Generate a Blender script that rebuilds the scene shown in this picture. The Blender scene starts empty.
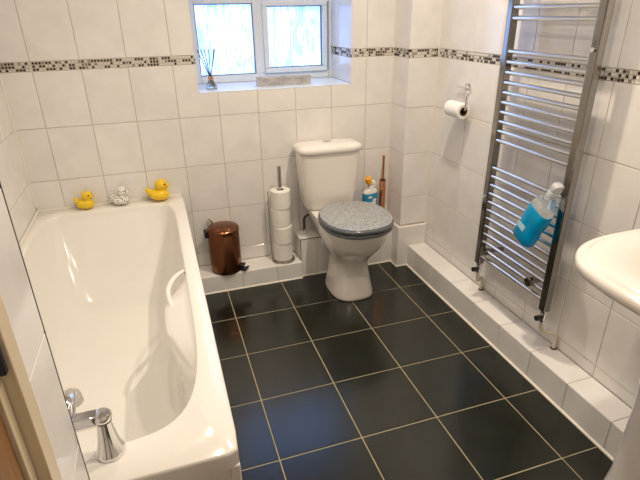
import bpy, bmesh, math, random
from mathutils import Vector, Matrix
random.seed(7)
S = bpy.context.scene
COL = S.collection
PI = math.pi

# ------------------------------------------------------------------ camera
def make_camera():
    yaw, pitch, roll = 0.3096, 0.4339, -0.0169
    f = Vector((math.sin(yaw)*math.cos(pitch), math.cos(yaw)*math.cos(pitch), -math.sin(pitch)))
    r = Vector((math.cos(yaw), -math.sin(yaw), 0)); u = r.cross(f)
    c, s = math.cos(roll), math.sin(roll)
    r2 = c*r + s*u; u2 = -s*r + c*u
    cam = bpy.data.cameras.new('camera'); o = bpy.data.objects.new('camera', cam); COL.objects.link(o)
    m = Matrix((r2, u2, -f)).transposed().to_4x4(); m.translation = (0.5003, -2.5698, 1.4055)
    o.matrix_world = m
    cam.sensor_width = 36; cam.lens = 492.5/640*36; cam.clip_start = 0.02
    S.camera = o
make_camera()

# ------------------------------------------------------------------ world, exposure
W = bpy.data.worlds.new('sky'); S.world = W; W.use_nodes = True
W.node_tree.nodes['Background'].inputs[0].default_value = (0.62, 0.80, 1.0, 1)
W.node_tree.nodes['Background'].inputs[1].default_value = 1.0
S.view_settings.view_transform = 'Standard'; S.view_settings.look = 'None'
S.view_settings.gamma = 1; S.view_settings.exposure = 0.08
S.view_settings.use_curve_mapping = False
WARM = (1.0, 0.85, 0.66)
PANE = 1.0
LAMPS = [(1.40, -0.98, WARM, 14.0), (0.42, -0.85, WARM, 3.8), (0.62, -1.62, WARM, 3.8), (1.22, -1.66, WARM, 7.0)]

# ------------------------------------------------------------------ materials
def mat(name, col, rough=0.5, metal=0.0, spec=0.5, noise=0.0, nscale=20, bump=0.0, bscale=200, coat=0.0, trans=0.0, ior=1.45, rand=0.0, col2=None):
    m = bpy.data.materials.new(name); m.use_nodes = True
    nt = m.node_tree; N = nt.nodes; L = nt.links; p = N['Principled BSDF']
    p.inputs['Base Color'].default_value = (*col, 1); p.inputs['Roughness'].default_value = rough
    p.inputs['Metallic'].default_value = metal; p.inputs['Specular IOR Level'].default_value = spec
    p.inputs['Coat Weight'].default_value = coat; p.inputs['Coat Roughness'].default_value = 0.05
    p.inputs['Transmission Weight'].default_value = trans; p.inputs['IOR'].default_value = ior
    tc = N.new('ShaderNodeTexCoord')
    vec = tc.outputs['Object']
    if rand:
        oi = N.new('ShaderNodeObjectInfo'); ad = N.new('ShaderNodeVectorMath'); ad.operation = 'ADD'
        mu = N.new('ShaderNodeMath'); mu.operation = 'MULTIPLY'; mu.inputs[1].default_value = 37.0
        L.new(oi.outputs['Random'], mu.inputs[0]); L.new(vec, ad.inputs[0]); L.new(mu.outputs[0], ad.inputs[1]); vec = ad.outputs[0]
    if noise or col2:
        nz = N.new('ShaderNodeTexNoise'); nz.inputs['Scale'].default_value = nscale; nz.inputs['Detail'].default_value = 5
        L.new(vec, nz.inputs['Vector'])
        cr = N.new('ShaderNodeValToRGB'); cr.color_ramp.elements[0].position = 0.3; cr.color_ramp.elements[1].position = 0.7
        a = tuple(max(0, c*(1-noise)) for c in col); b = col2 if col2 else tuple(min(1, c*(1+noise)) for c in col)
        cr.color_ramp.elements[0].color = (*(col if col2 else a), 1); cr.color_ramp.elements[1].color = (*b, 1)
        L.new(nz.outputs['Fac'], cr.inputs['Fac'])
        out = cr.outputs['Color']
        if rand:
            hs = N.new('ShaderNodeHueSaturation'); mr = N.new('ShaderNodeMapRange')
            mr.inputs['To Min'].default_value = 1-rand; mr.inputs['To Max'].default_value = 1+rand
            L.new(oi.outputs['Random'], mr.inputs['Value']); L.new(mr.outputs[0], hs.inputs['Value']); L.new(out, hs.inputs['Color']); out = hs.outputs['Color']
        L.new(out, p.inputs['Base Color'])
    if bump:
        nb = N.new('ShaderNodeTexNoise'); nb.inputs['Scale'].default_value = bscale; nb.inputs['Detail'].default_value = 3
        L.new(vec, nb.inputs['Vector'])
        bp = N.new('ShaderNodeBump'); bp.inputs['Strength'].default_value = bump; bp.inputs['Distance'].default_value = 0.002
        L.new(nb.outputs['Fac'], bp.inputs['Height']); L.new(bp.outputs['Normal'], p.inputs['Normal'])
    return m

def wood_mat(name, a, b):
    m = mat(name, a, 0.45); nt = m.node_tree; N = nt.nodes; L = nt.links; p = N['Principled BSDF']
    tc = N.new('ShaderNodeTexCoord'); mp = N.new('ShaderNodeMapping'); mp.inputs['Scale'].default_value = (6, 40, 2.2)
    nz = N.new('ShaderNodeTexNoise'); nz.inputs['Scale'].default_value = 2.0; nz.inputs['Detail'].default_value = 7; nz.inputs['Distortion'].default_value = 1.2
    cr = N.new('ShaderNodeValToRGB'); cr.color_ramp.elements[0].color = (*a, 1); cr.color_ramp.elements[1].color = (*b, 1)
    cr.color_ramp.elements[0].position = .32; cr.color_ramp.elements[1].position = .68
    L.new(tc.outputs['Object'], mp.inputs['Vector']); L.new(mp.outputs[0], nz.inputs['Vector']); L.new(nz.outputs['Fac'], cr.inputs['Fac']); L.new(cr.outputs[0], p.inputs['Base Color'])
    return m

def pane_mat():
    # obscure glass with a bark pattern, its daylight painted in as the pane's own patterned glow
    m = mat('obscure_glass', (0.55, 0.68, 0.78), 0.12); nt = m.node_tree; N = nt.nodes; L = nt.links; p = N['Principled BSDF']
    tc = N.new('ShaderNodeTexCoord'); mp = N.new('ShaderNodeMapping'); mp.inputs['Scale'].default_value = (13, 1, 3.0)
    nz = N.new('ShaderNodeTexNoise'); nz.inputs['Scale'].default_value = 1.6; nz.inputs['Detail'].default_value = 3; nz.inputs['Distortion'].default_value = 1.8
    wv = N.new('ShaderNodeMath'); wv.operation = 'MULTIPLY'; wv.inputs[1].default_value = 17
    sn = N.new('ShaderNodeMath'); sn.operation = 'SINE'
    big = N.new('ShaderNodeTexNoise'); big.inputs['Scale'].default_value = 5.0; big.inputs['Detail'].default_value = 2
    cr = N.new('ShaderNodeValToRGB')
    cr.color_ramp.elements[0].position = 0.0; cr.color_ramp.elements[0].color = (0.26, 0.66, 1.6, 1)
    cr.color_ramp.elements[1].position = 1.0; cr.color_ramp.elements[1].color = (0.90, 1.35, 2.8, 1)
    mr = N.new('ShaderNodeMapRange'); mr.inputs['From Min'].default_value = -1; mr.inputs['From Max'].default_value = 1
    ad = N.new('ShaderNodeMath'); ad.operation = 'MULTIPLY_ADD'; ad.inputs[1].default_value = 0.75
    L.new(tc.outputs['Object'], mp.inputs['Vector']); L.new(mp.outputs[0], nz.inputs['Vector']); L.new(nz.outputs['Fac'], wv.inputs[0]); L.new(wv.outputs[0], sn.inputs[0])
    L.new(sn.outputs[0], mr.inputs['Value']); L.new(tc.outputs['Object'], big.inputs['Vector'])
    sub = N.new('ShaderNodeMath'); sub.operation = 'SUBTRACT'; sub.inputs[1].default_value = 0.50; L.new(big.outputs['Fac'], sub.inputs[0])
    L.new(mr.outputs[0], ad.inputs[0]); L.new(sub.outputs[0], ad.inputs[2]); L.new(ad.outputs[0], cr.inputs['Fac'])
    L.new(cr.outputs[0], p.inputs['Emission Color']); p.inputs['Emission Strength'].default_value = PANE
    bp = N.new('ShaderNodeBump'); bp.inputs['Strength'].default_value = .5; bp.inputs['Distance'].default_value = .002
    L.new(sn.outputs[0], bp.inputs['Height']); L.new(bp.outputs[0], p.inputs['Normal'])
    return m

def spots_mat(name, base, spot, scale, thr):
    m = mat(name, base, 0.3); nt = m.node_tree; N = nt.nodes; L = nt.links; p = N['Principled BSDF']
    tc = N.new('ShaderNodeTexCoord'); v = N.new('ShaderNodeTexVoronoi'); v.inputs['Scale'].default_value = scale
    v.inputs['Randomness'].default_value = 0.55
    lt = N.new('ShaderNodeMath'); lt.operation = 'LESS_THAN'; lt.inputs[1].default_value = thr
    mx = N.new('ShaderNodeMixRGB'); mx.inputs[1].default_value = (*base, 1); mx.inputs[2].default_value = (*spot, 1)
    L.new(tc.outputs['Object'], v.inputs['Vector']); L.new(v.outputs['Distance'], lt.inputs[0]); L.new(lt.outputs[0], mx.inputs[0]); L.new(mx.outputs[0], p.inputs['Base Color'])
    return m

def emit_mat(name, col, st):
    m = mat(name, col, .4); p = m.node_tree.nodes['Principled BSDF']
    p.inputs['Emission Color'].default_value = (*col, 1); p.inputs['Emission Strength'].default_value = st
    return m

M = {}
M['tile'] = mat('glazed_wall_tile', (0.80, 0.78, 0.765), 0.10, noise=0.045, nscale=9, bump=0.16, bscale=14, rand=0.02)
M['grout'] = mat('wall_grout', (0.58, 0.52, 0.45), 0.8, noise=.1)
M['floor_tile'] = mat('black_floor_tile', (0.010, 0.0115, 0.007), 0.17, noise=0.35, nscale=14, bump=0.16, bscale=260, rand=0.06, spec=0.9)
M['floor_grout'] = mat('floor_grout', (0.42, 0.37, 0.24), 0.8, noise=.12)
M['seal'] = mat('white_sealant', (0.84, 0.80, 0.72), 0.4)
M['mos_dark'] = mat('mosaic_dark', (0.035, 0.028, 0.024), 0.15)
M['mos_mid'] = mat('mosaic_grey', (0.30, 0.27, 0.24), 0.2)
M['mos_light'] = mat('mosaic_pale', (0.74, 0.72, 0.68), 0.2)
M['upvc'] = mat('white_upvc', (0.74, 0.80, 0.86), 0.28)  # white frame with the window's blue daylight cast mixed into its colour
M['gasket'] = mat('grey_gasket', (0.12, 0.15, 0.17), 0.6)
M['pane'] = pane_mat()
M['paint'] = mat('white_ceiling_paint', (0.84, 0.82, 0.78), 0.8, noise=.02)
M['jamb'] = mat('cream_gloss_paint', (0.72, 0.60, 0.42), 0.35, noise=.03, nscale=4)
M['oak'] = wood_mat('oak_veneer', (0.21, 0.09, 0.02), (0.33, 0.15, 0.036))  # oak tones deepened to stand for the door being unlit
M['black'] = mat('black_metal', (0.02, 0.02, 0.02), 0.35)
M['acrylic'] = mat('white_acrylic', (0.84, 0.82, 0.775), 0.13, noise=.01, nscale=3, coat=.3)
M['ceramic'] = mat('white_ceramic', (0.83, 0.79, 0.74), 0.09, noise=.01, nscale=3, coat=.4)
M['chrome'] = mat('chrome', (0.80, 0.80, 0.80), 0.07, metal=1, bump=.02, bscale=30)
M['chrome_post'] = mat('darkened_chrome', (0.30, 0.285, 0.27), 0.12, metal=1)  # chrome darkened in its colour to stand for dark reflections
M['steel'] = mat('brushed_steel', (0.55, 0.53, 0.50), 0.25, metal=1, noise=.05)
M['copper'] = mat('brushed_copper', (0.24, 0.098, 0.05), 0.2, metal=1, noise=.08, nscale=40)
M['copper_bright'] = mat('bright_copper', (0.72, 0.33, 0.18), 0.22, metal=1, noise=.05)
M['plastic_black'] = mat('black_plastic', (0.018, 0.018, 0.02), 0.4)
M['paper'] = mat('toilet_paper', (0.86, 0.84, 0.79), 0.9, noise=.03, nscale=60, bump=.3, bscale=300)
M['card'] = mat('cardboard_core', (0.16, 0.10, 0.07), 0.9, noise=.1)
M['yellow'] = mat('yellow_vinyl', (0.86, 0.58, 0.02), 0.35, noise=.03)
M['beak'] = mat('orange_vinyl', (0.86, 0.46, 0.02), 0.35)
M['eye'] = mat('black_eye', (0.01, 0.01, 0.01), 0.2)
M['spots'] = spots_mat('spotted_vinyl', (0.80, 0.77, 0.72), (0.03, 0.03, 0.035), 95, 0.29)
M['seat'] = mat('grey_seat', (0.12, 0.135, 0.145), 0.2, noise=.15, nscale=60)
def glitter_mat():
    m = mat('silver_glitter', (0.40, 0.41, 0.42), 0.3); nt = m.node_tree; N = nt.nodes; L = nt.links; p = N['Principled BSDF']
    tc = N.new('ShaderNodeTexCoord'); v = N.new('ShaderNodeTexVoronoi'); v.inputs['Scale'].default_value = 240
    cr = N.new('ShaderNodeValToRGB'); cr.color_ramp.elements[0].color = (0.20, 0.22, 0.24, 1); cr.color_ramp.elements[1].color = (0.62, 0.65, 0.68, 1)
    sp = N.new('ShaderNodeSeparateColor')
    L.new(tc.outputs['Object'], v.inputs['Vector']); L.new(v.outputs['Color'], sp.inputs[0]); L.new(sp.outputs[0], cr.inputs['Fac']); L.new(cr.outputs[0], p.inputs['Base Color'])
    p.inputs['Metallic'].default_value = .35; p.inputs['Coat Weight'].default_value = .6
    return m
M['glitter'] = glitter_mat()
M['white_plastic'] = mat('white_plastic', (0.82, 0.81, 0.78), 0.35)
M['orange_cap'] = mat('amber_cap', (0.90, 0.42, 0.02), 0.35)
M['label_blue'] = mat('blue_label', (0.01, 0.17, 0.42), 0.35, noise=.3, nscale=45, col2=(0.02, 0.33, 0.55))
M['liquid'] = mat('blue_liquid', (0.0, 0.47, 0.86), 0.06, trans=.4, ior=1.33, noise=.1)
M['clear'] = mat('clear_plastic', (0.90, 0.95, 0.97), 0.08, trans=.85, ior=1.2)
M['frost'] = mat('frosted_plastic', (0.85, 0.87, 0.88), 0.25, trans=.45, ior=1.3)
M['label_pale'] = mat('pale_label', (0.45, 0.70, 0.85), 0.4)
M['glass'] = mat('clear_glass', (0.90, 0.97, 1.0), 0.03, trans=.9)
M['reed'] = mat('dark_reed', (0.06, 0.07, 0.09), 0.7)
M['collar'] = mat('rose_gold', (0.75, 0.35, 0.22), 0.3, metal=.8)
M['driftwood'] = mat('grey_weathered_wood', (0.46, 0.44, 0.44), 0.75, noise=.25, nscale=25, bump=.4, bscale=60)
M['pipe_paint'] = mat('cream_painted_pipe', (0.74, 0.68, 0.55), 0.4)
M['bronze'] = mat('tarnished_pipe', (0.14, 0.10, 0.07), 0.3, metal=.9)
M['rust'] = mat('rust', (0.12, 0.05, 0.025), 0.8)
M['dark_line'] = mat('dark_tile_edge', (0.10, 0.085, 0.07), 0.5)
M['lens'] = emit_mat('lamp_lens', WARM, 12)

# ------------------------------------------------------------------ mesh helpers
class B:
    def __init__(s): s.v = []; s.f = []
    def add(s, vs, fs):
        o = len(s.v); s.v += [tuple(p) for p in vs]; s.f += [tuple(i+o for i in q) for q in fs]; return s
    def box(s, x0, x1, y0, y1, z0, z1):
        return s.add([(x0,y0,z0),(x1,y0,z0),(x1,y1,z0),(x0,y1,z0),(x0,y0,z1),(x1,y0,z1),(x1,y1,z1),(x0,y1,z1)],
                     [(0,3,2,1),(4,5,6,7),(0,1,5,4),(1,2,6,5),(2,3,7,6),(3,0,4,7)])
    def loft(s, rings, cap0=True, cap1=True, closed=True):
        n = len(rings[0]); vs = [p for r in rings for p in r]; fs = []
        for i in range(len(rings)-1):
            for j in range(n if closed else n-1):
                k = (j+1) % n
                fs.append((i*n+j, i*n+k, (i+1)*n+k, (i+1)*n+j))
        if cap0: fs.append(tuple(range(n-1, -1, -1)))
        if cap1: fs.append(tuple((len(rings)-1)*n + j for j in range(n)))
        return s.add(vs, fs)
    def lathe(s, prof, n=24, c=(0,0,0), cap0=True, cap1=True):
        return s.loft([[(c[0]+r*math.cos(2*PI*k/n), c[1]+r*math.sin(2*PI*k/n), c[2]+z) for k in range(n)] for r, z in prof], cap0, cap1)
    def tube(s, pts, r, n=10, radii=None):
        pts = [Vector(p) for p in pts]; rings = []; up = None
        for i, p in enumerate(pts):
            t = (pts[min(i+1, len(pts)-1)] - pts[max(i-1, 0)]).normalized()
            if up is None:
                up = Vector((0,0,1)) if abs(t.z) < .9 else Vector((1,0,0))
            a = (up - up.dot(t)*t).normalized(); b = t.cross(a); up = a
            rr = radii[i] if radii else r
            rings.append([p + rr*(math.cos(2*PI*k/n)*a + math.sin(2*PI*k/n)*b) for k in range(n)])
        return s.loft(rings)
    def ball(s, c, r, nu=20, nv=12):
        if isinstance(r, (int, float)): r = (r, r, r)
        rings = []
        for i in range(1, nv):
            ph = -PI/2 + PI*i/nv
            rings.append([(c[0]+r[0]*math.cos(ph)*math.cos(2*PI*k/nu), c[1]+r[1]*math.cos(ph)*math.sin(2*PI*k/nu), c[2]+r[2]*math.sin(ph)) for k in range(nu)])
        return s.loft(rings)
    def build(s, name, m, parent=None, loc=(0,0,0), rot=None, smooth=True, bevel=0, seg=2, sub=0, angle=35):
        me = bpy.data.meshes.new(name); me.from_pydata(s.v, [], s.f)
        bm = bmesh.new(); bm.from_mesh(me); bmesh.ops.recalc_face_normals(bm, faces=bm.faces[:]); bm.to_mesh(me); bm.free()
        if smooth:
            me.polygons.foreach_set('use_smooth', [True]*len(me.polygons)); me.set_sharp_from_angle(angle=math.radians(angle))
        me.materials.append(M[m] if isinstance(m, str) else m)
        o = bpy.data.objects.new(name, me); COL.objects.link(o); o.location = loc
        if rot: o.rotation_euler = rot
        if parent: o.parent = parent
        if bevel:
            b = o.modifiers.new('bevel', 'BEVEL'); b.width = bevel; b.segments = seg; b.limit_method = 'ANGLE'; b.angle_limit = math.radians(40)
        if sub:
            b = o.modifiers.new('sub', 'SUBSURF'); b.levels = sub; b.render_levels = sub
        return o

def curve(pts, n=8):
    # Catmull-Rom through the points
    P = [Vector(p) for p in pts]; P = [2*P[0]-P[1]] + P + [2*P[-1]-P[-2]]; out = []
    for i in range(1, len(P)-2):
        for k in range(n):
            t = k/n
            out.append(0.5*((2*P[i]) + (P[i+1]-P[i-1])*t + (2*P[i-1]-5*P[i]+4*P[i+1]-P[i+2])*t*t + (3*P[i]-P[i-1]-3*P[i+1]+P[i+2])*t**3))
    out.append(P[-2]); return out

def sring(cx, cy, a, b, n, z, N=96, ab=None, nf=None):
    # super-ellipse ring; ab = different half length on the -y side
    out = []
    for k in range(N):
        t = 2*PI*k/N; c, s_ = math.cos(t), math.sin(t)
        m_ = nf if (nf and s_ >= 0) else n
        r = (abs(c)**m_ + abs(s_)**m_)**(-1.0/m_)
        bb = b if s_ >= 0 or ab is None else ab
        out.append((cx + a*r*c, cy + bb*r*s_, z))
    return out

def tag(o, label, cat, group=None):
    o['label'] = label; o['category'] = cat
    if group: o['group'] = group
    return o
def thing(name, label, cat, loc=(0,0,0), rot=(0,0,0), group=None):
    o = bpy.data.objects.new(name, None); COL.objects.link(o); o.location = loc; o.rotation_euler = rot; o.empty_display_size = .05
    return tag(o, label, cat, group)
def struct(o):
    o['kind'] = 'structure'; return o
def snode(name, loc=(0,0,0)):
    o = bpy.data.objects.new(name, None); COL.objects.link(o); o.location = loc; o.empty_display_size = .05
    return struct(o)

# ------------------------------------------------------------------ tiling
TILE_CACHE = {}
def rect_minus(r, h):
    u0, u1, v0, v1 = r
    if h is None: return [(u0,v0),(u1,v0),(u1,v1),(u0,v1)]
    a0, a1, b0, b1 = max(u0,h[0]), min(u1,h[1]), max(v0,h[2]), min(v1,h[3])
    e = 1e-4
    if a1-a0 <= e or b1-b0 <= e: return [(u0,v0),(u1,v0),(u1,v1),(u0,v1)]
    fu = a0 <= u0+e and a1 >= u1-e; fv = b0 <= v0+e and b1 >= v1-e
    if fu and fv: return None
    if fu:
        return rect_minus((u0,u1,v0,b0) if b1 >= v1-e else (u0,u1,b1,v1), None)
    if fv:
        return rect_minus((u0,a0,v0,v1) if a1 >= u1-e else (a1,u1,v0,v1), None)
    left = a0 <= u0+e; low = b0 <= v0+e
    if not left and not low: return [(u0,v0),(u1,v0),(u1,b0),(a0,b0),(a0,v1),(u0,v1)]
    if left and not low: return [(u0,v0),(u1,v0),(u1,v1),(a1,v1),(a1,b0),(u0,b0)]
    if not left and low: return [(u0,v0),(a0,v0),(a0,b1),(u1,b1),(u1,v1),(u0,v1)]
    return [(a1,v0),(u1,v0),(u1,v1),(u0,v1),(u0,b1),(a1,b1)]
def inset(poly, d):
    n = len(poly); out = []
    for i in range(n):
        p0, p1, p2 = Vector(poly[i-1]), Vector(poly[i]), Vector(poly[(i+1) % n])
        a = (p1-p0).normalized(); b = (p2-p1).normalized()
        out.append((p1.x - d*(a.y+b.y), p1.y + d*(a.x+b.x)))
    return out
def tile(parent, O, U, V, poly, m, gap=0.0015, th=0.006, name='tile', ch=0.0012):
    O, U, V = Vector(O), Vector(U), Vector(V); Nn = U.cross(V)
    cu = sum(p[0] for p in poly)/len(poly); cv = sum(p[1] for p in poly)/len(poly)
    key = (m,) + tuple(round(c, 4) for p in poly for c in (p[0]-cu, p[1]-cv))
    me = TILE_CACHE.get(key)
    if me is None:
        q = [(p[0]-cu, p[1]-cv) for p in poly]; outer = inset(q, gap); inner = inset(q, gap+ch); n = len(q)
        vs = [(x,y,-th) for x,y in outer] + [(x,y,-ch) for x,y in outer] + [(x,y,0) for x,y in inner]
        fs = []
        for k in range(2):
            for j in range(n): fs.append((k*n+j, k*n+(j+1)%n, (k+1)*n+(j+1)%n, (k+1)*n+j))
        fs.append(tuple(range(2*n, 3*n)))
        me = bpy.data.meshes.new(name); me.from_pydata(vs, [], fs); me.materials.append(M[m]); TILE_CACHE[key] = me
    o = bpy.data.objects.new(name, me); COL.objects.link(o)
    mm = Matrix((U, V, Nn)).transposed().to_4x4(); mm.translation = O + U*cu + V*cv
    o.parent = parent; o.matrix_local = mm
    return o
def grid(parent, O, U, V, us, vs, m='tile', hole=None, skip=None, **kw):
    for i in range(len(us)-1):
        for j in range(len(vs)-1):
            if skip and skip(us[i], us[i+1], vs[j], vs[j+1]): continue
            poly = rect_minus((us[i], us[i+1], vs[j], vs[j+1]), hole)
            if poly: tile(parent, O, U, V, poly, m, **kw)
def lines(start, step, lo, hi):
    # grid lines through start, clipped to [lo,hi]
    k = math.ceil((lo-start)/step); out = [lo]
    while start+k*step < hi-1e-4:
        if start+k*step > lo+1e-4: out.append(start+k*step)
        k += 1
    out.append(hi)
    if len(out) > 2 and out[1]-out[0] < .012: out.pop(1)
    if len(out) > 2 and out[-1]-out[-2] < .012: out.pop(-2)
    return out
def mosaic(parent, O, U, V, u0, u1, v0=1.185, v1=1.2255):
    O, U, V = Vector(O), Vector(U), Vector(V); Nn = U.cross(V)
    p = (v1-v0)/3; n = max(1, round((u1-u0)/p)); pu = (u1-u0)/n
    bs = {'mos_dark': B(), 'mos_mid': B(), 'mos_light': B()}
    run = [0, 0, 0]
    for i in range(n):
        for j in range(3):
            if run[j] > 0: k = 'mos_dark'; run[j] -= 1
            elif random.random() < .35: k = 'mos_dark'; run[j] = random.choice((0, 0, 1))
            else: k = 'mos_mid' if random.random() < .18 else 'mos_light'
            g = .0019
            a, b, c, d = u0+i*pu+g, u0+(i+1)*pu-g, v0+j*p+g, v0+(j+1)*p-g
            P = lambda u, v, w: O + U*u + V*v + Nn*w
            e = .0008
            bs[k].add([P(a,c,-.004),P(b,c,-.004),P(b,d,-.004),P(a,d,-.004),P(a+e,c+e,.0004),P(b-e,c+e,.0004),P(b-e,d-e,.0004),P(a+e,d-e,.0004)],
                      [(4,5,6,7),(0,1,5,4),(1,2,6,5),(2,3,7,6),(3,0,4,7)])
    for k, b in bs.items():
        if b.v:
            o = b.build('mosaic_chips', k, parent, smooth=False); o['kind'] = 'stuff'

X, Y, Z = Vector((1,0,0)), Vector((0,1,0)), Vector((0,0,1))
XL, XR, BATHX, CEIL = -0.13, 1.924, 0.567, 2.36
YB, YN = -1.785, -2.95
XD = 0.272
ROWS = [0.1847, 0.4347, 0.6847, 0.9347, 1.185]
ROWS_UP = [1.2255, 1.4755, 1.7255, 1.9755, 2.2255, CEIL]
def rows(lo): return [lo] + [r for r in ROWS if r > lo+.01]

# ------------------------------------------------------------------ floor
g = .0022
fl = struct(B().box(XL-.1, XR+.1, YN-.1, .1, -.08, -g).build('floor', 'floor_grout', smooth=False))
GX, GY, FP = .7297, -.4317, .3073
grid(fl, (0,0,0), X, Y, lines(GX, FP, .43, 1.812), lines(GY, FP, YN, -.11), 'floor_tile', gap=.0022, th=.01,
     skip=lambda a,b,c,d: b < .5)
# ------------------------------------------------------------------ ceiling
struct(B().box(XL-.1, XR+.1, YN-.1, .45, CEIL, CEIL+.08).build('ceiling', 'paint', smooth=False))
# ------------------------------------------------------------------ back wall with the window opening
WX0, WX1, WZ0, WZ1, WD = .704, 1.515, 1.053, 2.02, .33
b = B(); w0 = .0025
b.box(XL-.1, WX0, w0, .42, 0, CEIL); b.box(WX1, XR+.1, w0, .42, 0, CEIL); b.box(WX0, WX1, w0, .42, 0, WZ0-.004); b.box(WX0, WX1, w0, .42, WZ1, CEIL)
wb = struct(b.build('wall_back', 'grout', smooth=False))
us = [XL] + [k*.2 for k in range(0, 9)] + [1.758]
grid(wb, (0,0,0), X, Z, us, rows(.105), hole=(WX0, WX1, WZ0, WZ1), skip=lambda a,b_,c,d: (a > 1.15 and d < .2) or (b_ < .5 and d < .44))
grid(wb, (0,0,0), X, Z, us, ROWS_UP, hole=(WX0, WX1, WZ0, WZ1))
mosaic(wb, (0,0,0), X, Z, XL, WX0-.002); mosaic(wb, (0,0,0), X, Z, WX1+.002, 1.758)
# reveal: tiled sides, white sill
grid(wb, (WX1-.004,0,0), -Y, Z, [-WD, -.2, 0], [WZ0, 1.185]); grid(wb, (WX1-.004,0,0), -Y, Z, [-WD, -.2, 0], [1.2255, 1.4755, 1.7255, WZ1])
mosaic(wb, (WX1-.004,0,0), -Y, Z, -WD, 0)
grid(wb, (WX0+.004,0,0), Y, Z, [0, .2, WD], [WZ0, 1.185]); grid(wb, (WX0+.004,0,0), Y, Z, [0, .2, WD], [1.2255, 1.4755, 1.7255, WZ1])
mosaic(wb, (WX0+.004,0,0), Y, Z, 0, WD)
B().box(WX0, WX1, -.001, WD, WZ0-.006, WZ0).build('sill_board', 'upvc', wb, bevel=.003)
# ------------------------------------------------------------------ window
wn = snode('window_1', ((WX0+WX1)/2, WD, WZ0))
def wbox(name, m, x0, x1, y0, y1, z0, z1, par=wn, bev=.004):
    c = wn.location
    return B().box(x0-c.x, x1-c.x, y0-c.y, y1-c.y, z0-c.z, z1-c.z).build(name, m, par, bevel=bev)
f0, f1 = WD-.005, WD+.06
MX0, MX1 = 1.066, 1.120          # mullion
TR0, TR1 = 1.452, 1.51           # transom
wbox('frame_jamb', 'upvc', WX0, WX0+.053, f0, f1, WZ0, WZ1); wbox('frame_jamb', 'upvc', WX1-.016, WX1, f0-.008, f1, WZ0, WZ1)
wbox('frame_sill', 'upvc', WX0+.053, WX1-.016, f0, f1, WZ0, WZ0+.039); wbox('frame_head', 'upvc', WX0+.053, WX1-.016, f0, f1, WZ1-.045, WZ1)
wbox('mullion', 'upvc', MX0, MX1, f0, f1, WZ0+.039, WZ1-.045)
wbox('transom', 'upvc', WX0+.053, MX0, f0, f1, TR0, TR1); wbox('transom', 'upvc', MX1, WX1-.016, f0, f1, TR0, TR1)
def pane(x0, x1, z0, z1, sash):
    if sash:   # opening casement: a frame of its own standing proud
        s0, s1 = f0-.016, f1-.01
        d = .026
        wbox('sash_rail', 'upvc', x0, x1, s0, s1, z0, z0+d); wbox('sash_rail', 'upvc', x0, x1, s0, s1, z1-d, z1)
        wbox('sash_stile', 'upvc', x0, x0+d, s0, s1, z0+d, z1-d); wbox('sash_stile', 'upvc', x1-d, x1, s0, s1, z0+d, z1-d)
        x0 += d; x1 -= d; z0 += d; z1 -= d
    t = .004; yy0, yy1 = f0+.004, f0+.02
    wbox('gasket', 'gasket', x0, x0+t, yy0, yy1, z0, z1, bev=0); wbox('gasket', 'gasket', x1-t, x1, yy0, yy1, z0, z1, bev=0)
    wbox('gasket', 'gasket', x0+t, x1-t, yy0, yy1, z0, z0+t, bev=0); wbox('gasket', 'gasket', x0+t, x1-t, yy0, yy1, z1-t, z1, bev=0)
    wbox('pane', 'pane', x0+t, x1-t, f0+.022, f0+.028, z0+t, z1-t, bev=0)
pane(WX0+.053, MX0, WZ0+.039, TR0, False); pane(MX1-.004, WX1-.030, WZ0+.040, TR0+.012, True)
pane(WX0+.053, MX0, TR1, WZ1-.045, False); pane(MX1, WX1-.016, TR1, WZ1-.045, False)
# ------------------------------------------------------------------ left wall (along the bath)
wl = struct(B().box(XL-.1, XL-w0, YB-.1, 0, 0, CEIL).build('wall_left', 'grout', smooth=False))
grid(wl, (XL,0,0), Y, Z, lines(-.2, .2, YB, 0), rows(.4347)); grid(wl, (XL,0,0), Y, Z, lines(-.2, .2, YB, 0), ROWS_UP)
mosaic(wl, (XL,0,0), Y, Z, YB, 0)
B().tube([(XL+.002,-.002,.56),(XL+.002,-.002,CEIL)], .004, 8).build('corner_bead', 'seal', wl)
# ------------------------------------------------------------------ wall at the tap end of the bath and the wall with the door
wf = struct(B().box(XL-.1, XD-.006, YB-.1, YB-.0025, 0, CEIL).build('wall_front', 'grout', smooth=False))
grid(wf, (0,YB,0), -X, Z, lines(-.2, .2, -XD+.006, -XL), rows(.4347)); grid(wf, (0,YB,0), -X, Z, lines(-.2, .2, -XD+.006, -XL), ROWS_UP)
DY0, DY1, DZ = -1.986, -2.76, 2.02
b = B(); b.box(XD-.1, XD-w0, -1.95, YB-.1, 0, CEIL); b.box(XD-.1, XD-w0, YN, DY1, 0, CEIL); b.box(XD-.1, XD-w0, DY1, -1.95, DZ, CEIL)
wd = struct(b.build('wall_door', 'grout', smooth=False))
grid(wd, (XD,0,0), Y, Z, [-1.922, YB-.002], [0, .1847, .4347, .6847, .9347, 1.185] ); grid(wd, (XD,0,0), Y, Z, [-1.922, YB-.002], ROWS_UP)
mosaic(wd, (XD,0,0), Y, Z, -1.922, YB-.002)
B().box(XD-.009, XD+.0004, YB-.0022, YB+.0004, 0, CEIL).build('edge_trim', 'dark_line', wd, smooth=False)
dr = snode('door_1', (XD, DY0, 0))
def dbox(name, m, x0, x1, y0, y1, z0, z1, par=dr, bev=.002):
    return B().box(x0-XD, x1-XD, y0-DY0, y1-DY0, z0, z1).build(name, m, par, bevel=bev)
dbox('architrave', 'jamb', XD-.02, XD+.004, -1.962, -1.923, 0, DZ+.05); dbox('architrave', 'jamb', XD-.02, XD+.004, -2.83, DY1, 0, DZ+.05)
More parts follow.
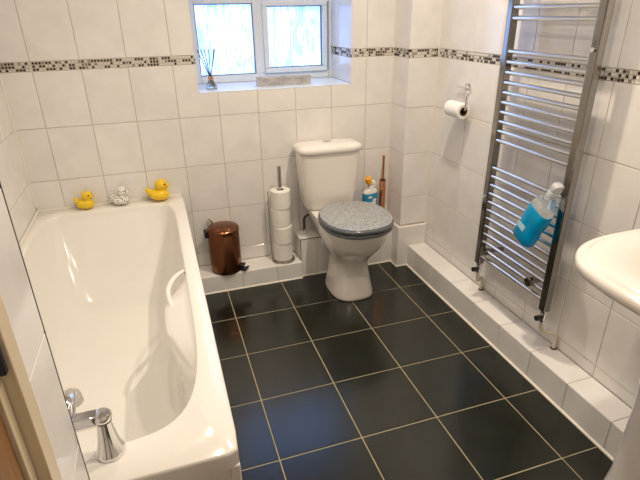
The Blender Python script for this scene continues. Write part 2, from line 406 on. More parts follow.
dbox('architrave', 'jamb', XD-.02, XD+.004, DY1, -1.962, DZ, DZ+.05)
dbox('door_stop', 'jamb', XD-.09, XD-.012, DY0, -1.9625, 0, DZ)
dbox('strike_plate', 'black', XD-.012, XD-.001, -1.974, -1.9635, .992, 1.038)
dl = dbox('door_leaf', 'oak', XD-.06, XD-.016, DY1+.003, DY0-.004, .008, DZ-.004)
dbox('leaf_edge', 'jamb', XD-.018, XD-.0105, DY0-.004, DY0+.002, .008, DZ-.004, par=dr, bev=.001)
# ------------------------------------------------------------------ right wall
wr = struct(B().box(XR+w0, XR+.1, YN-.1, 0, 0, CEIL).build('wall_right', 'grout', smooth=False))
rl = [-.0+.184] + [1.2814+k*.2 for k in range(-5, 9) if 1.2814+k*.2 > .2] + [-YN]
grid(wr, (XR,0,0), -Y, Z, rl, [.133]+ROWS); grid(wr, (XR,0,0), -Y, Z, rl, ROWS_UP); mosaic(wr, (XR,0,0), -Y, Z, .184, -YN)
# ------------------------------------------------------------------ wall behind the viewer
struct(B().box(XL, XR+.1, YN-.1, YN, 0, CEIL).build('wall_rear', 'paint', smooth=False))
# ------------------------------------------------------------------ pipe boxing in the far corner
BXX, BXY = 1.758, -.184
wc = struct(B().box(BXX+w0, XR, BXY+w0, 0, .25, CEIL).build('wall_corner', 'grout', smooth=False))
for rr in (rows(.262), ROWS_UP):
    grid(wc, (BXX,0,0), -Y, Z, [0, -BXY], rr); grid(wc, (0,BXY,0), X, Z, [BXX, XR], rr)
mosaic(wc, (BXX,0,0), -Y, Z, .001, -BXY); mosaic(wc, (0,BXY,0), X, Z, BXX, XR)
B().tube([(XR-.0015,BXY-.0015,.256),(XR-.0015,BXY-.0015,CEIL)], .0035, 8).build('corner_bead', 'seal', wc)
B().tube([(BXX-.0015,-.0015,.238),(BXX-.0015,-.0015,CEIL)], .003, 8).build('corner_bead', 'seal', wc)
# ------------------------------------------------------------------ ledges
def ledge(name, x0, x1, y0, y1, h, front=None, right=None, left=None, top_u=None):
    t = struct(B().box(x0+w0, x1-w0 if right else x1, y0+w0, y1, 0, h-w0).build(name, 'grout', smooth=False))
    return t
LZ, LY = .105, -.148
t1 = ledge('trim_1', BATHX, 1.165, LY, 0, LZ)
lu = [BATHX, .82, 1.02, 1.165]
grid(t1, (0,LY,0), X, Z, lu, [0, LZ]); grid(t1, (0,0,LZ), X, Y, lu, [LY, 0])
B().tube([(BATHX,LY-.002,.004),(1.165,LY-.002,.004)], .005, 8).build('sealant_bead', 'seal', t1)
HZ, HY = .238, -.128
t2 = struct(B().box(1.165+w0, 1.758, HY+w0, 0, 0, HZ-w0).build('trim_2', 'grout', smooth=False))
hu = [1.165, 1.265, 1.465, 1.665, 1.758]
grid(t2, (0,HY,0), X, Z, hu, [0, HZ]); grid(t2, (0,0,HZ), X, Y, hu, [HY, 0]); grid(t2, (1.165,0,0), -Y, Z, [0, -HY], [LZ, HZ])
B().tube([(1.165,HY-.002,.004),(1.735,HY-.002,.004)], .005, 8).build('sealant_bead', 'seal', t2)
B().box(1.163, 1.1665, HY-.0015, HY+.002, LZ, HZ+.001).build('edge_trim', 'dark_line', t2, smooth=False)
B().box(1.163, 1.74, HY-.0015, HY+.001, HZ-.003, HZ+.001).build('edge_trim', 'dark_line', t2, smooth=False)
CZ, CY, CX = .256, -.205, 1.738
t4 = struct(B().box(CX+w0, XR, CY+w0, 0, 0, CZ-w0).build('trim_3', 'grout', smooth=False))
grid(t4, (0,CY,0), X, Z, [CX, XR], [0, CZ]); grid(t4, (CX,0,0), -Y, Z, [-HY, -CY], [0, CZ]); grid(t4, (0,0,CZ), X, Y, [CX, XR], [CY, BXY])
grid(t4, (0,0,CZ), X, Y, [CX, BXX], [BXY, 0])
B().tube([(CX-.002,HY,.004),(CX-.002,CY-.002,.004),(1.812,CY-.002,.004)], .005, 8).build('sealant_bead', 'seal', t4)
RX, RZ = 1.808, .133
t3 = struct(B().box(RX+w0, XR, YN, CY, 0, RZ-w0).build('trim_4', 'grout', smooth=False))
ru = [-CY] + [1.2814+k*.2 for k in range(-5, 9) if 1.2814+k*.2 > -CY+.03] + [-YN]
grid(t3, (RX,0,0), -Y, Z, ru, [0, RZ]); grid(t3, (0,0,RZ), -Y, X, ru, [RX, XR])
B().tube([(RX-.002,CY-.003,.004),(RX-.002,YN,.004)], .006, 8).build('sealant_bead', 'seal', t3)

# ================================================================== bathtub
def bathtub():
    t = thing('bathtub', 'white acrylic bathtub with moulded armrest along the tiled wall', 'bathtub', (.2185, -.886, 0))
    cx, cy = .2185, -.886
    a, bb = .3475, .8850
    def bump(p, amt, z):
        x, y, _ = p
        if x < .2 - 0 or amt == 0: return p
        yy = y + cy  # world y
        def ss(e0, e1, v):
            v = min(1, max(0, (v-e0)/(e1-e0))); return v*v*(3-2*v)
        w = ss(-.86, -1.06, yy) * (1-ss(-1.16, -1.50, yy))
        return (x - amt*w, y, z)
    rings = []
    def R_(cx2, cy2, a2, b2, n, z, amt=0, nf=None):
        rings.append([bump(p, amt, z) for p in sring(cx2-cx, cy2-cy, a2, b2, n, z, 160, nf=nf)])
    R_(cx, cy, a, bb, 60, .495); R_(cx, cy, a, bb, 60, .533); R_(cx, cy, a-.0015, bb-.0015, 60, .5385); R_(cx, cy, a-.0045, bb-.0045, 60, .541)
    R_(.209, -.880, .308, .786, 5.2, .541, 0, 10); R_(.209, -.880, .3065, .784, 5.2, .5402, 0, 9); R_(.209, -.880, .305, .782, 5.2, .537, 0, 9)
    R_(.209, -.882, .303, .779, 5, .522, .020, 8); R_(.208, -.883, .302, .777, 5, .512, .066, 8); R_(.208, -.886, .300, .773, 5, .500, .080, 8)
    R_(.207, -.903, .293, .755, 5, .44, .066, 8); R_(.206, -.9275, .280, .7275, 5, .36, .042, 7); R_(.205, -.955, .262, .685, 4.8, .27, .014, 6); R_(.204, -.9775, .243, .6375, 4.6, .205)
    R_(.203, -.988, .224, .612, 4.2, .172); R_(.203, -.997, .196, .575, 4, .155); R_(.203, -1.005, .13, .45, 3, .149); R_(.203, -1.005, .05, .2, 2, .147)
    B().loft(rings, cap0=False).build('tub_shell', 'acrylic', t, angle=50)
    # side and end panels below the rim
    B().box(.33, .338, -.878, .86, .01, .5).build('side_panel', 'acrylic', t, bevel=.002)
    B().box(-.34, .33, -.876, -.868, .01, .5).build('end_panel', 'acrylic', t, bevel=.002)
    B().box(.322, .3445, -.882, -.862, .0, .497).build('corner_strip', 'acrylic', t, bevel=.003)
    # white grip bridging rim and armrest
    pts = [(.512,-.835,.515),(.500,-.875,.535),(.468,-.930,.540),(.446,-.990,.531),(.449,-1.045,.515),(.458,-1.09,.498)]
    B().tube(curve([(x-cx, y-cy, z) for x, y, z in pts]), .0085, 12).build('grip', 'acrylic', t)
    # sealant along the walls
    B().tube([(XL+.007-cx, YB+.05-cy, .543),(XL+.007-cx, -.007-cy, .543),(BATHX-.01-cx, -.007-cy, .543)], .006, 8).build('sealant_bead', 'seal', t)
    # waste and overflow
    B().lathe([(.0,.1478),(.03,.1478),(.034,.151),(.022,.152),(0,.1505)], 20, (.0, -.52, 0)).build('drain', 'chrome', t)
    return t
bathtub()

# ================================================================== bath tap
def bath_tap():
    z0 = .541
    t = thing('bath_tap', 'chrome bath mixer tap with flared pillars on bath rim', 'tap', (.220, -1.681, z0+.001)); t.scale = (1, 1, .80)
    for s in (1, -1):
        px = s*.078
        prof = [(.0,0),(.031,0),(.0315,.004),(.030,.010),(.026,.022),(.0215,.045),(.0175,.075),(.0155,.10),(.015,.113)]
        # flutes on the flared pillar
        rings = [[(px + r*(1-.05*(k % 4 == 0 and .1 < i/9 < .9))*math.cos(2*PI*k/32), r*(1-.05*(k % 4 == 0 and .1 < i/9 < .9))*math.sin(2*PI*k/32), z) for k in range(32)] for i, (r, z) in enumerate(prof)]
        p = B().loft(rings).build('pillar', 'chrome', t, angle=60)
        B().lathe([(.0165,.110),(.0175,.112),(.0175,.117),(.0165,.119)], 24, (px,0,0)).build('ring', 'gasket', p)
        B().lathe([(.0,.117),(.018,.117),(.0195,.122),(.0195,.132),(.016,.138),(.0,.140)], 24, (px,0,0)).build('handle', 'chrome', t)
    b = B()
    sec = [(-.014,.108),(.014,.108),(.0155,.112),(.0155,.137),(.013,.141),(-.013,.141),(-.0155,.137),(-.0155,.112)]
    b.loft([[(x, y, z) for y, z in sec] for x in (-.070, -.03, .03, .070)])
    b.build('body', 'chrome', t, bevel=.002)
    B().tube(curve([(.008,0,.115),(.010,.020,.146),(.010,.050,.152),(.010,.085,.132),(.010,.098,.095)]), .019, 14, None).build('spout', 'chrome', t)
    B().lathe([(0,.138),(.016,.138),(.017,.146),(.012,.156),(.013,.162),(.010,.166),(0,.167)], 20).build('diverter', 'chrome', t)
    return t
bath_tap()

# ================================================================== ducks
def duck(label, m, loc, s, rz, beak='beak'):
    t = thing('rubber_duck', label, 'rubber duck', loc, (0,0,rz), 'rubber ducks on the bath rim')
    rings = []   # body along x, tail up at -x
    n = 20
    for k in range(15):
        u = -1 + 2*k/14
        w = math.sqrt(max(0, 1-abs(u)**2.4))
        up = .30*max(0, -u-.35)**1.3
        rings.append([(u*.040*s, w*.034*s*math.cos(2*PI*j/n), (.026 + up*.06*1.2)*s + w*(.026 if math.sin(2*PI*j/n) > 0 else .0255)*s*math.sin(2*PI*j/n)*(1 if u > -.5 else .8)) for j in range(n)])
    b = B(); b.loft(rings); b.ball((.012*s, 0, .067*s), (.0255*s, .0245*s, .025*s)); b.tube([(.014*s,0,.036*s),(.016*s,0,.056*s)], .019*s, 16)
    b.tube(curve([(-.030*s,0,.030*s),(-.042*s,0,.042*s),(-.049*s,0,.056*s)], 4), .01*s, 10, [.016*s]*4+[.012*s]*3+[.007*s,.004*s])
    b.build('body', m, t, angle=80)
    for sg in (1, -1):
        B().ball((-.008*s, sg*.031*s, .027*s), (.022*s, .006*s, .013*s), 14, 8).build('wing', m, t, angle=80)
        B().ball((.029*s, sg*.015*s, .073*s), .0042*s, 10, 6).build('eye', 'eye', t)
    B().ball((.038*s, 0, .062*s), (.010*s, .012*s, .0045*s), 14, 8).build('beak', beak, t)
    return t
duck('small yellow rubber duck on the bath rim in the tiled corner', 'yellow', (.101, -.048, .541), 1.0, -.35)
duck('white rubber duck with black spots on the bath rim between yellow ducks', 'spots', (.265, -.048, .541), 1.02, -.2, 'spots')
duck('larger yellow rubber duck on the bath rim toward copper bin', 'yellow', (.450, -.050, .541), 1.22, -.2)

# ================================================================== window sill things
def diffuser():
    t = thing('reed_diffuser', 'small glass reed diffuser with dark reeds on window sill', 'diffuser', (.786, .115, WZ0))
    B().lathe([(0,0),(.030,0),(.031,.004),(.026,.018),(.013,.040),(.011,.046)], 24, cap1=False).build('flask', 'glass', t)
    B().lathe([(0,.002),(.0265,.003),(.024,.012),(0,.0125)], 20).build('oil', 'glass', t)
    B().lathe([(.010,.044),(.0135,.044),(.0135,.062),(.010,.062)], 20, cap0=False, cap1=False).build('collar', 'collar', t)
    for a, b_ in ((-.055,-.01),(-.034,.02),(-.020,-.02),(.030,.0),(.036,.02),(.008,.04)):
        B().tube([(-.25*a, -.25*b_, .006),(0, 0, .05),(a, b_, .19)], .0019, 6).build('reed', 'reed', t)
diffuser()
def sign_block():
    t = thing('wooden_block', 'long grey weathered wooden block lying on the window sill', 'block', (1.168, .105, WZ0), (0,0,-.03))
    B().box(-.146, .146, -.018, .018, 0, .046).build('block', 'driftwood', t, bevel=.002)
    B().box(-.128, .128, -.0195, -.0179, .010, .036).build('front_strip', mat('brown_grey_strip', (.42,.40,.40), .8, noise=.3, nscale=40), t, bevel=.0005)
sign_block()

# ================================================================== copper pedal bin
def pedal_bin():
    t = thing('pedal_bin', 'copper pedal bin with black pedal on tiled ledge by bath', 'bin', (.746, -.080, LZ), (0,0,0))
    r = .0845
    B().lathe([(0,.006),(r-.004,.006),(r,.010),(r,.225),(r-.002,.229),(0,.229)], 40).build('body', 'copper', t)
    B().lathe([(0,0),(r-.003,0),(r-.001,.003),(r-.001,.008),(0,.008)], 40).build('base_ring', 'plastic_black', t)
    B().lathe([(r-.001,.2295),(r+.002,.231),(r+.002,.249),(r-.004,.257),(r*.75,.263),(r*.4,.2665),(0,.268)], 40).build('lid', 'copper', t)
    h = B(); h.box(-r-.017, -r+.008, -.014, .03, .205, .245); h.build('hinge', 'plastic_black', t, bevel=.005)
    B().tube(curve([(-.028,r-.01,.22),(-.052,r-.012,.27),(-.072,r-.03,.285),(-.074,r-.05,.24)]), .0035, 8).build('wire_handle', 'steel', t)
    p = B(); p.loft([[(x, y, z) for x, y, z in ((c-w, yy, zz), (c+w, yy, zz), (c+w, yy, zz+.008), (c-w, yy, zz+.008))] for c, w, yy, zz in ((0,.014,-r+.015,.004),(0,.016,-r-.012,.006),(0,.026,-r-.028,.008),(0,.026,-r-.040,.012))])
    o = p.build('pedal', 'plastic_black', t, bevel=.002); o.rotation_euler.z = 1.05
    p = B(); p.box(-.02, .02, -r-.02, -r+.01, .024, .034); o = p.build('pedal_guard', 'plastic_black', t, bevel=.003); o.rotation_euler.z = 1.15
pedal_bin()

# ================================================================== toilet roll stand + rolls
SX, SY = 1.074, -.074
def roll_stand():
    t = thing('toilet_roll_stand', 'steel toilet roll stand with tall post on tiled ledge', 'stand', (SX, SY, LZ))
    B().lathe([(0,0),(.066,0),(.068,.003),(.066,.007),(.05,.009),(0,.009)], 40).build('base', 'steel', t)
    B().tube([(0,0,.008),(0,0,.555)], .0105, 16).build('post', 'steel', t)
    B().tube(curve([(-.066,.012,.008),(-.066,.012,.16),(-.066,.012,.42)], 4), .0028, 8).build('side_wire', 'steel', t)
roll_stand()
def roll_mesh(r, h, core=.0195):
    # tissue with soft edges and a core hole; local z is the axis
    b = B(); b.lathe([(core,0),(r-.004,0),(r,.004),(r,h-.004),(r-.004,h),(core,h)], 40, cap0=False, cap1=False)
    c = B(); c.lathe([(core,.001),(core,h-.001),(core-.0015,h-.001),(core-.0015,.001),(core,.001)], 28, cap0=False, cap1=False)
    return b, c
which = ['lowest toilet roll on the steel stand, resting on its base', 'second toilet roll up from base of the steel stand', 'third toilet roll up from base of the steel stand', 'topmost toilet roll on the steel stand, post poking through']
zz = .0095
for k in range(4):
    h = .1045
    t = thing('toilet_roll', which[k], 'toilet roll', (SX + (-.001, .002, -.002, .0015)[k], SY + (.001,-.002,.001,0)[k], LZ+zz), (0,0,k*1.3), 'toilet rolls on the stand')
    b, c = roll_mesh(.0535+(k % 2)*.001, h-.001); b.build('tissue', 'paper', t); c.build('core', 'card', t)
    if k == 3:
        f = B(); f.loft([[(.0552*math.cos(a), .0552*math.sin(a), z) for a in [i*.09-.5 for i in range(8)]] for z in (.0,.06)], False, False, False)
    zz += h

# ================================================================== toilet
def toilet():
    TX = 1.380
    t = thing('toilet', 'white close-coupled toilet with silver glitter seat lid', 'toilet', (TX, -.36, 0))
    oy = -.36
    rg = []
    def R_(yb, yf, a, n, z): rg.append(sring(0, (yb+yf)/2-oy, a, (yb-yf)/2, n, z, 64))
    R_(-.175,-.482,.116,2.8,0); R_(-.175,-.486,.119,2.8,.006); R_(-.178,-.482,.116,2.8,.02); R_(-.185,-.470,.106,2.7,.08); R_(-.19,-.455,.095,2.6,.15); R_(-.19,-.452,.093,2.5,.19)
    R_(-.18,-.474,.102,2.3,.225); R_(-.17,-.512,.124,2.2,.262); R_(-.165,-.550,.147,2.2,.30); R_(-.16,-.580,.163,2.2,.345); R_(-.158,-.594,.171,2.2,.385); R_(-.158,-.598,.173,2.2,.407); R_(-.16,-.594,.169,2.2,.417); R_(-.18,-.57,.145,2.2,.4185)
    B().loft(rg).build('pan', 'ceramic', t, angle=60)
    # rear platform that carries the cistern, with the outlet behind the foot
    rg = []
    def P_(yb, yf, a, z): rg.append(sring(-.022, (yb+yf)/2-oy, a, (yb-yf)/2, 6, z, 48))
    P_(-.135,-.26,.085,.255); P_(-.09,-.28,.105,.31); P_(-.035,-.29,.128,.365); P_(-.025,-.29,.137,.395); P_(-.025,-.29,.137,.412); P_(-.03,-.285,.13,.416)
    B().loft(rg).build('cistern_shelf', 'ceramic', t, angle=60)
    B().tube([(0,-.14-oy,.19),(0,-.20-oy,.19)], .052, 24).build('outlet', 'white_plastic', t)
    B().ball((-.0895, -.29-oy, .055), (.006,.009,.009), 12, 8).build('bolt_cap', 'steel', t)
    B().ball((.0895, -.29-oy, .055), (.006,.009,.009), 12, 8).build('bolt_cap', 'steel', t)
    B().ball((-.113, -.235-oy, .262), (.012,.02,.032), 14, 8).build('fixing_cover', 'white_plastic', t)
    # cistern
    rg = []
    def C_(yb, yf, a, n, z): rg.append(sring(-.044, (yb+yf)/2-oy, a, (yb-yf)/2, n, z, 64))
    C_(-.03,-.165,.122,5,.417); C_(-.028,-.176,.135,5,.423); C_(-.025,-.180,.140,5.5,.44); C_(-.022,-.186,.150,6,.52); C_(-.020,-.194,.160,6,.64); C_(-.018,-.199,.166,6,.735)
    B().loft(rg).build('cistern', 'ceramic', t, angle=60)
    rg = []
    C_(-.014,-.204,.170,5,.736); C_(-.010,-.210,.177,5,.741); C_(-.010,-.211,.178,5,.757); C_(-.014,-.206,.174,5,.767); C_(-.03,-.19,.156,4.5,.774); C_(-.07,-.15,.10,4,.777)
    ld = B().loft(rg).build('cistern_lid', 'ceramic', t, angle=60)
    B().lathe([(0,.7765),(.023,.7765),(.024,.780),(.021,.783),(0,.7835)], 24, (-.044,-.10-oy,0)).build('flush_button', 'chrome', ld)
    # seat ring and lid, oval
    def oval(name, m, z0, z1, grow, hole):
        r_ = []
        def O(z, d, h=0): r_.append(sring(0, -.415-oy, .182+grow-d, .200+grow-d, 2.3, z, 72, ab=.208+grow-d))
        if hole:
            O(z0, .006); O(z0+.004, 0); O(z1-.004, 0); O(z1, .006); O(z1, .05); O(z1-.006, .058); O(z0, .056); O(z0, .006)
            return B().loft(r_, False, False).build(name, m, t, angle=60)
        O(z0, .004); O(z0+.003, 0); O(z1-.008 if z1-z0 > .01 else z1-.002, 0); O(z1-.003 if z1-z0 > .01 else z1-.001, .003); O(z1, .012); O(z1+.001, .06); O(z1+.0015, .14)
        return B().loft(r_).build(name, m, t, angle=60)
    oval('seat', 'seat', .420, .441, -.003, True)
    oval('seat_lid', 'seat', .4450, .467, .001, False)
    oval('glitter_top', 'glitter', .4660, .4705, -.006, False)
    for s in (1, -1):
        B().tube([(s*.07-.022, -.218-oy, .442),(s*.07+.022, -.218-oy, .442)], .011, 14).build('hinge', 'chrome', t)
    # supply pipe to the cistern
    B().tube(curve([(-.168,-.05-oy,.240),(-.168,-.05-oy,.30),(-.166,-.055-oy,.335),(-.150,-.07-oy,.358),(-.128,-.09-oy,.364),(-.110,-.10-oy,.38),(-.105,-.10-oy,.42)]), .0075, 10).build('supply_pipe', 'bronze', t)
    B().tube([(-.168,-.05-oy,.241),(-.168,-.05-oy,.268)], .011, 10).build('pipe_nut', 'chrome', t)
toilet()

# ================================================================== toilet cleaner and brush
def cleaner():
    t = thing('cleaner_bottle', 'white toilet cleaner bottle with blue label and amber cap', 'bottle', (1.606, -.080, HZ), (0,0,.25))
    rg = []
    def R_(a, b_, z, dx=0, n=3): rg.append(sring(dx, 0, a, b_, n, z, 40))
    R_(.040,.022,0); R_(.045,.026,.006); R_(.046,.027,.08); R_(.045,.026,.214); R_(.040,.024,.226,.002); R_(.030,.021,.234,.004); R_(.024,.019,.238,.002,2); R_(.022,.019,.244,-.004,2)
    b = B().loft(rg); b.tube(curve([(-.002,0,.236),(.014,0,.248),(.024,0,.254),(.018,0,.266),(-.010,0,.272)]), .018, 14, None)
    b.build('body', 'white_plastic', t, angle=60)
    rg = []
    R_(.0466,.0276,.075); R_(.0468,.0278,.08); R_(.0462,.0272,.208); R_(.0455,.0268,.212)
    lb = B().loft(rg, False, False).build('label', 'label_blue', t, angle=60)
    # white bird-like emblem and band on the label
    e = B(); e.ball((.002,-.0275,.150), (.026,.0022,.014), 16, 8); e.ball((.014,-.0275,.170), (.014,.0022,.011), 14, 8); e.ball((-.018,-.027,.192), (.016,.0018,.007), 12, 8); e.build('emblem', 'white_plastic', lb)
    B().tube([(-.006,0,.272),(-.012,0,.282),(-.020,0,.302),(-.022,0,.306)], .015, 16, [.019, .020, .018, .012]).build('cap', 'orange_cap', t)
cleaner()
def brush():
    t = thing('toilet_brush', 'copper toilet brush in slim holder in corner behind toilet', 'toilet brush', (1.694, -.058, HZ))
    B().lathe([(0,0),(.026,0),(.027,.003),(.021,.010),(.019,.02),(.019,.262),(.017,.266),(.008,.268)], 28).build('holder', 'copper_bright', t)
    h = B(); h.lathe([(.0070,.266),(.0070,.395),(.0078,.397),(.0078,.416),(.005,.419),(0,.4195)], 18, (.002,0,0)); h.build('handle', 'copper_bright', t)
    B().lathe([(.0165,.265),(.0175,.267),(.0175,.276),(.009,.279)], 28, (0,0,0)).build('cap', 'copper', t)
brush()

# ================================================================== towel radiator
RADX = 1.842
def radiator():
    t = thing('towel_radiator', 'tall chrome ladder towel radiator on right tiled wall', 'radiator', (RADX, -1.055, .133))
    z0 = .133; yl, yr = -.838, -1.272; oy = -1.055
    for y in (yl, yr):
        rg = []
        for z in (.322-z0, 1.60-z0):
            sec = [(-.019,-.013),(-.019,.013),(-.016,.0165),(.010,.0165),(.017,.010),(.017,-.010),(.010,-.0165),(-.016,-.0165)]
            rg.append([(a, y-oy+b_, z) for a, b_ in sec])
        p = B().loft(rg).build('post', 'chrome_post', t, bevel=.002)
        # valve, lockshield and pipe tail into the ledge
        zb = .322-z0
        v = B(); v.lathe([(.010,zb-.012),(.014,zb-.012),(.014,zb+.001),(.010,zb+.001)], 16, (0,y-oy,0)); v.build('union_nut', 'chrome', t)
        v = B(); v.lathe([(.008,zb-.052),(.012,zb-.05),(.012,zb-.016),(.009,zb-.012)], 16, (0,y-oy,0)); v.build('valve_body', 'chrome', t)
        v = B(); v.tube([(-.004,y-oy,zb-.032),(-.034,y-oy,zb-.032)], .0105, 12, [.009,.0115]); v.build('valve_cap', 'black', t)
        v = B(); v.tube([(-.01,y-oy-.018,zb-.046),(-.01,y-oy+.018,zb-.046)], .0055, 10); v.build('valve_lever', 'chrome', t)
        dy = -.020 if y == yr else .050
        B().tube(curve([(0,y-oy,zb-.05),(0,y-oy,zb-.080),(.010,y-oy+.15*dy,zb-.102),(.050,y-oy+.8*dy,zb-.112),(.066,y-oy+dy,zb-.130),(.068,y-oy+dy,.002)]), .0085, 12).build('pipe_tail', 'pipe_paint', t)
        B().lathe([(0,.0),(.0125,.0),(.0125,.003),(.009,.005),(0,.005)], 14, (.068,y-oy+dy,0)).build('pipe_collar', 'rust', t)
    zs = [1.565,1.526,1.488,1.449,1.411,1.373] + [1.255-.0386*k for k in range(10)] + [.789-.0387*k for k in range(12)]
    base = B().tube([(-.006, yl-oy-.010, 0),(-.006, yr-oy+.010, 0)], .0092, 12).build('bar', 'chrome', t, loc=(0,0,zs[0]-z0))
    for z in zs[1:]:
        o = base.copy(); COL.objects.link(o); o.parent = t; o.location = (0,0,z-z0)
    for y, z in ((yl-.045,.400),(yr+.085,.408),(yl-.045,1.546),(yr+.045,1.546)):
        b = B(); b.tube([(.002,y-oy,z-z0),(XR-RADX,y-oy,z-z0)], .010, 14); b.tube([(-.030,y-oy,z-z0),(.004,y-oy,z-z0)], .018, 16)
        b.build('bracket', 'chrome_post', t)
    for y, z in ((yl,.655),(yr,1.285),(yr+.02,.806)):
        B().tube([(-.026,y-oy,z-z0),(-.014,y-oy,z-z0)], .008, 14).build('vent_plug', 'chrome', t)
radiator()

# ================================================================== paper holder on the right wall
def paper_holder():
    t = thing('paper_holder', 'chrome toilet paper holder on a round wall rose', 'holder', (XR, -.478, 1.062))
    r = B(); r.tube([(0,0,0),(-.006,0,0),(-.012,0,0),(-.020,0,0)], .02, 24, [.027,.027,.019,.012]); r.build('rose', 'chrome', t)
    B().tube(curve([(-.012,0,0),(-.040,-.030,.002),(-.056,-.072,-.012),(-.060,-.082,-.045),(-.060,-.080,-.080)]), .0045, 10).build('arm', 'chrome', t)
    B().tube([(-.060,-.080,-.080),(-.060,-.02,-.080),(-.060,.068,-.080)], .0045, 10).build('rod', 'chrome', t)
    B().tube([(-.014,.004,.002),(-.018,.07,.004)], .005, 10, [.0045,.006]).build('lever', 'chrome', t)
    q = thing('hanging_toilet_roll', 'small toilet roll hanging on the chrome wall holder', 'toilet roll', (XR-.060, -.428, .970), (PI/2, 0, 0))
    b, c = roll_mesh(.037, .120, .0205); b.build('tissue', 'paper', q); c.build('core', 'card', q)
paper_holder()

# ================================================================== spray bottle hanging on the radiator
def spray_bottle():
    # local z is the bottle axis; it hangs tilted by its trigger from a bar
    t = thing('spray_bottle', 'clear spray bottle of blue cleaner hanging on towel radiator', 'bottle', (1.770, -1.150, .560), (0,0,0))
    ax = Vector((.012, -.118, .262)).normalized(); yy = Vector((1,0,0)); yy = (yy-yy.dot(ax)*ax).normalized(); xx = yy.cross(ax)
    t.matrix_world = Matrix.Translation((1.766, -1.172, .600)) @ Matrix((xx, yy, ax)).transposed().to_4x4()
    rg = []
    def R_(a, b_, z, n=3): rg.append(sring(0, 0, a, b_, n, z, 40))
    R_(.044,.024,0); R_(.050,.029,.006); R_(.051,.030,.05); R_(.047,.028,.075); R_(.051,.030,.10); R_(.050,.030,.155); R_(.048,.029,.158)
    b = B().loft(rg).build('liquid', 'liquid', t, angle=60)
    rg.clear()
    R_(.0485,.0295,.1585); R_(.049,.029,.162); R_(.040,.025,.19); R_(.027,.02,.208); R_(.0165,.0165,.225,2); R_(.0155,.0155,.235,2)
    B().loft(rg).build('shoulder', 'clear', t, angle=60)
    B().box(-.036, .004, -.0315, -.0295, .050, .072).build('label', 'label_pale', t)
    B().lathe([(.0175,.222),(.019,.224),(.019,.244),(.017,.247),(0,.247)], 24).build('collar', 'frost', t)
    h = B(); h.loft([[(x, y, z) for x, z in ((-w,zb),(w,zb),(w,zt),(-w,zt))] for y, w, zb, zt in ((-.018,.010,.250,.270),(-.010,.014,.246,.278),(.012,.014,.247,.278),(.024,.010,.253,.272))])
    h.build('spray_head', 'frost', t, bevel=.004)
    B().tube([(0,.022,.262),(0,.029,.262)], .006, 12).build('nozzle', 'frost', t)
    B().tube(curve([(0,.018,.250),(0,.028,.236),(0,.027,.218)]), .005, 10).build('trigger', 'frost', t)
    B().tube([(0,0,.23),(.004,0,.02)], .003, 8).build('dip_tube', 'clear', t)
spray_bottle()

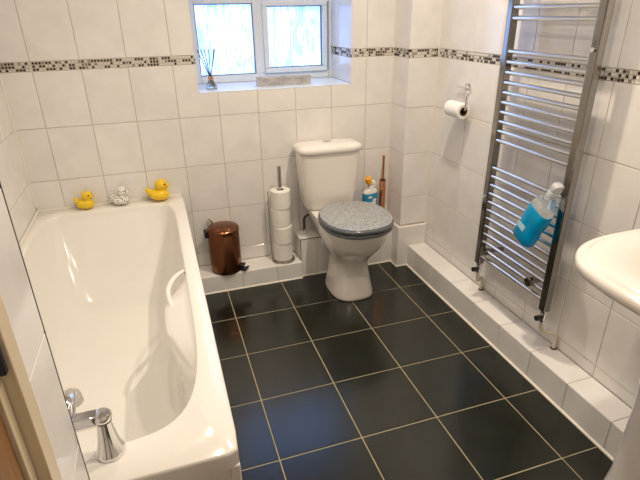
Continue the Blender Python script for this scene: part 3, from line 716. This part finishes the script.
# ================================================================== wash basin
def basin():
    t = thing('wash_basin', 'white ceramic pedestal wash basin below the towel radiator wall', 'basin', (1.66, -1.905, 0))
    cx, cy, z0 = 1.66, -1.905, 0
    xb = XR-.004
    N = 96
    def dring(xf, hw, z, n=2.6, back=0.0):
        # D-shaped plan: flat at the wall, bowed towards the room (-x)
        out = []; xbk = xb-back; L_ = xbk - xf; k0 = .42
        xc = xf + L_*.62
        for k in range(N):
            a = 2*PI*k/N; c, s_ = math.cos(a), math.sin(a)
            if c < 0: m = 3.0; r = (abs(c)**m+abs(s_)**m)**(-1/m); x = xc + (xc-xf)*r*c
            else: m = 9; r = (abs(c)**m+abs(s_)**m)**(-1/m); x = xc + (xbk-xc)*r*c
            out.append((x-cx, cy + hw*r*s_ - cy, z))
        return out
    dz = .033
    r = [dring(x-.006, w+.004, z+dz, back=k) for x, w, z, k in ((1.72,.10,.60,.02),(1.66,.15,.64,.005),(1.575,.215,.70,0),(1.51,.252,.732,0),(1.462,.274,.750,0),(1.449,.280,.757,0),
         (1.441,.286,.760,0),(1.437,.290,.768,0),(1.437,.290,.782,0),(1.441,.286,.790,0),(1.448,.280,.792,0),(1.455,.273,.789,0),(1.460,.267,.794,0),(1.464,.263,.799,0),(1.470,.258,.7995,0))]
    def bring(a, b_, z): return [(1.705-cx + a*math.cos(2*PI*k/N), -.03 + b_*math.sin(2*PI*k/N), z+dz) for k in range(N)]
    r += [bring(.148,.192,.796), bring(.140,.184,.786), bring(.130,.172,.75), bring(.105,.14,.70), bring(.06,.09,.665), bring(.02,.03,.66)]
    B().loft(r).build('bowl', 'ceramic', t, angle=60)
    rg = []
    for z, a, b_ in ((0,.095,.105),(.01,.098,.108),(.03,.092,.10),(.15,.080,.086),(.4,.076,.082),(.55,.085,.092),(.68,.10,.115)):
        rg.append(sring(1.70-cx, 0, a, b_, 2.8, z, 40))
    B().loft(rg).build('pedestal', 'ceramic', t, angle=60)
    B().lathe([(0,.831),(.024,.831),(.024,.837),(.016,.847),(.015,.885),(.019,.891),(.019,.915),(0,.918)], 20, (1.885-cx,-.03,0)).build('tap_body', 'chrome', t)
    B().tube(curve([(1.885-cx,-.03,.88),(1.85-cx,-.03,.90),(1.80-cx,-.03,.895),(1.785-cx,-.03,.875)]), .009, 12).build('tap_spout', 'chrome', t)
    B().lathe([(0,.694),(.02,.694),(.022,.697),(0,.6975)], 18, (1.705-cx,-.03,0)).build('drain', 'chrome', t)
basin()

# ================================================================== ceiling downlights
spot_names = ['recessed ceiling downlight above the floor before the toilet', 'recessed ceiling downlight above the bathtub', 'recessed ceiling downlight beside the oak door', 'recessed ceiling downlight above the wash basin']
for (x, y, lc, lw), lab in zip(LAMPS, spot_names):
    t = thing('downlight', lab, 'downlight', (x, y, CEIL), group='ceiling downlights')
    B().lathe([(.032,-.001),(.036,-.006),(.046,-.004),(.048,0)], 32, cap0=False, cap1=False).build('bezel', 'chrome', t)
    B().lathe([(0,-.0015),(.031,-.0015),(.031,-.0005),(0,-.0005)], 28).build('lens', 'lens', t)
    l = bpy.data.lights.new('lamp', 'AREA'); l.shape = 'DISK'; l.size = .06; l.energy = lw; l.color = lc; l.spread = math.radians(150)
    o = bpy.data.objects.new('lamp', l); COL.objects.link(o); o.parent = t; o.location = (0,0,-.008)
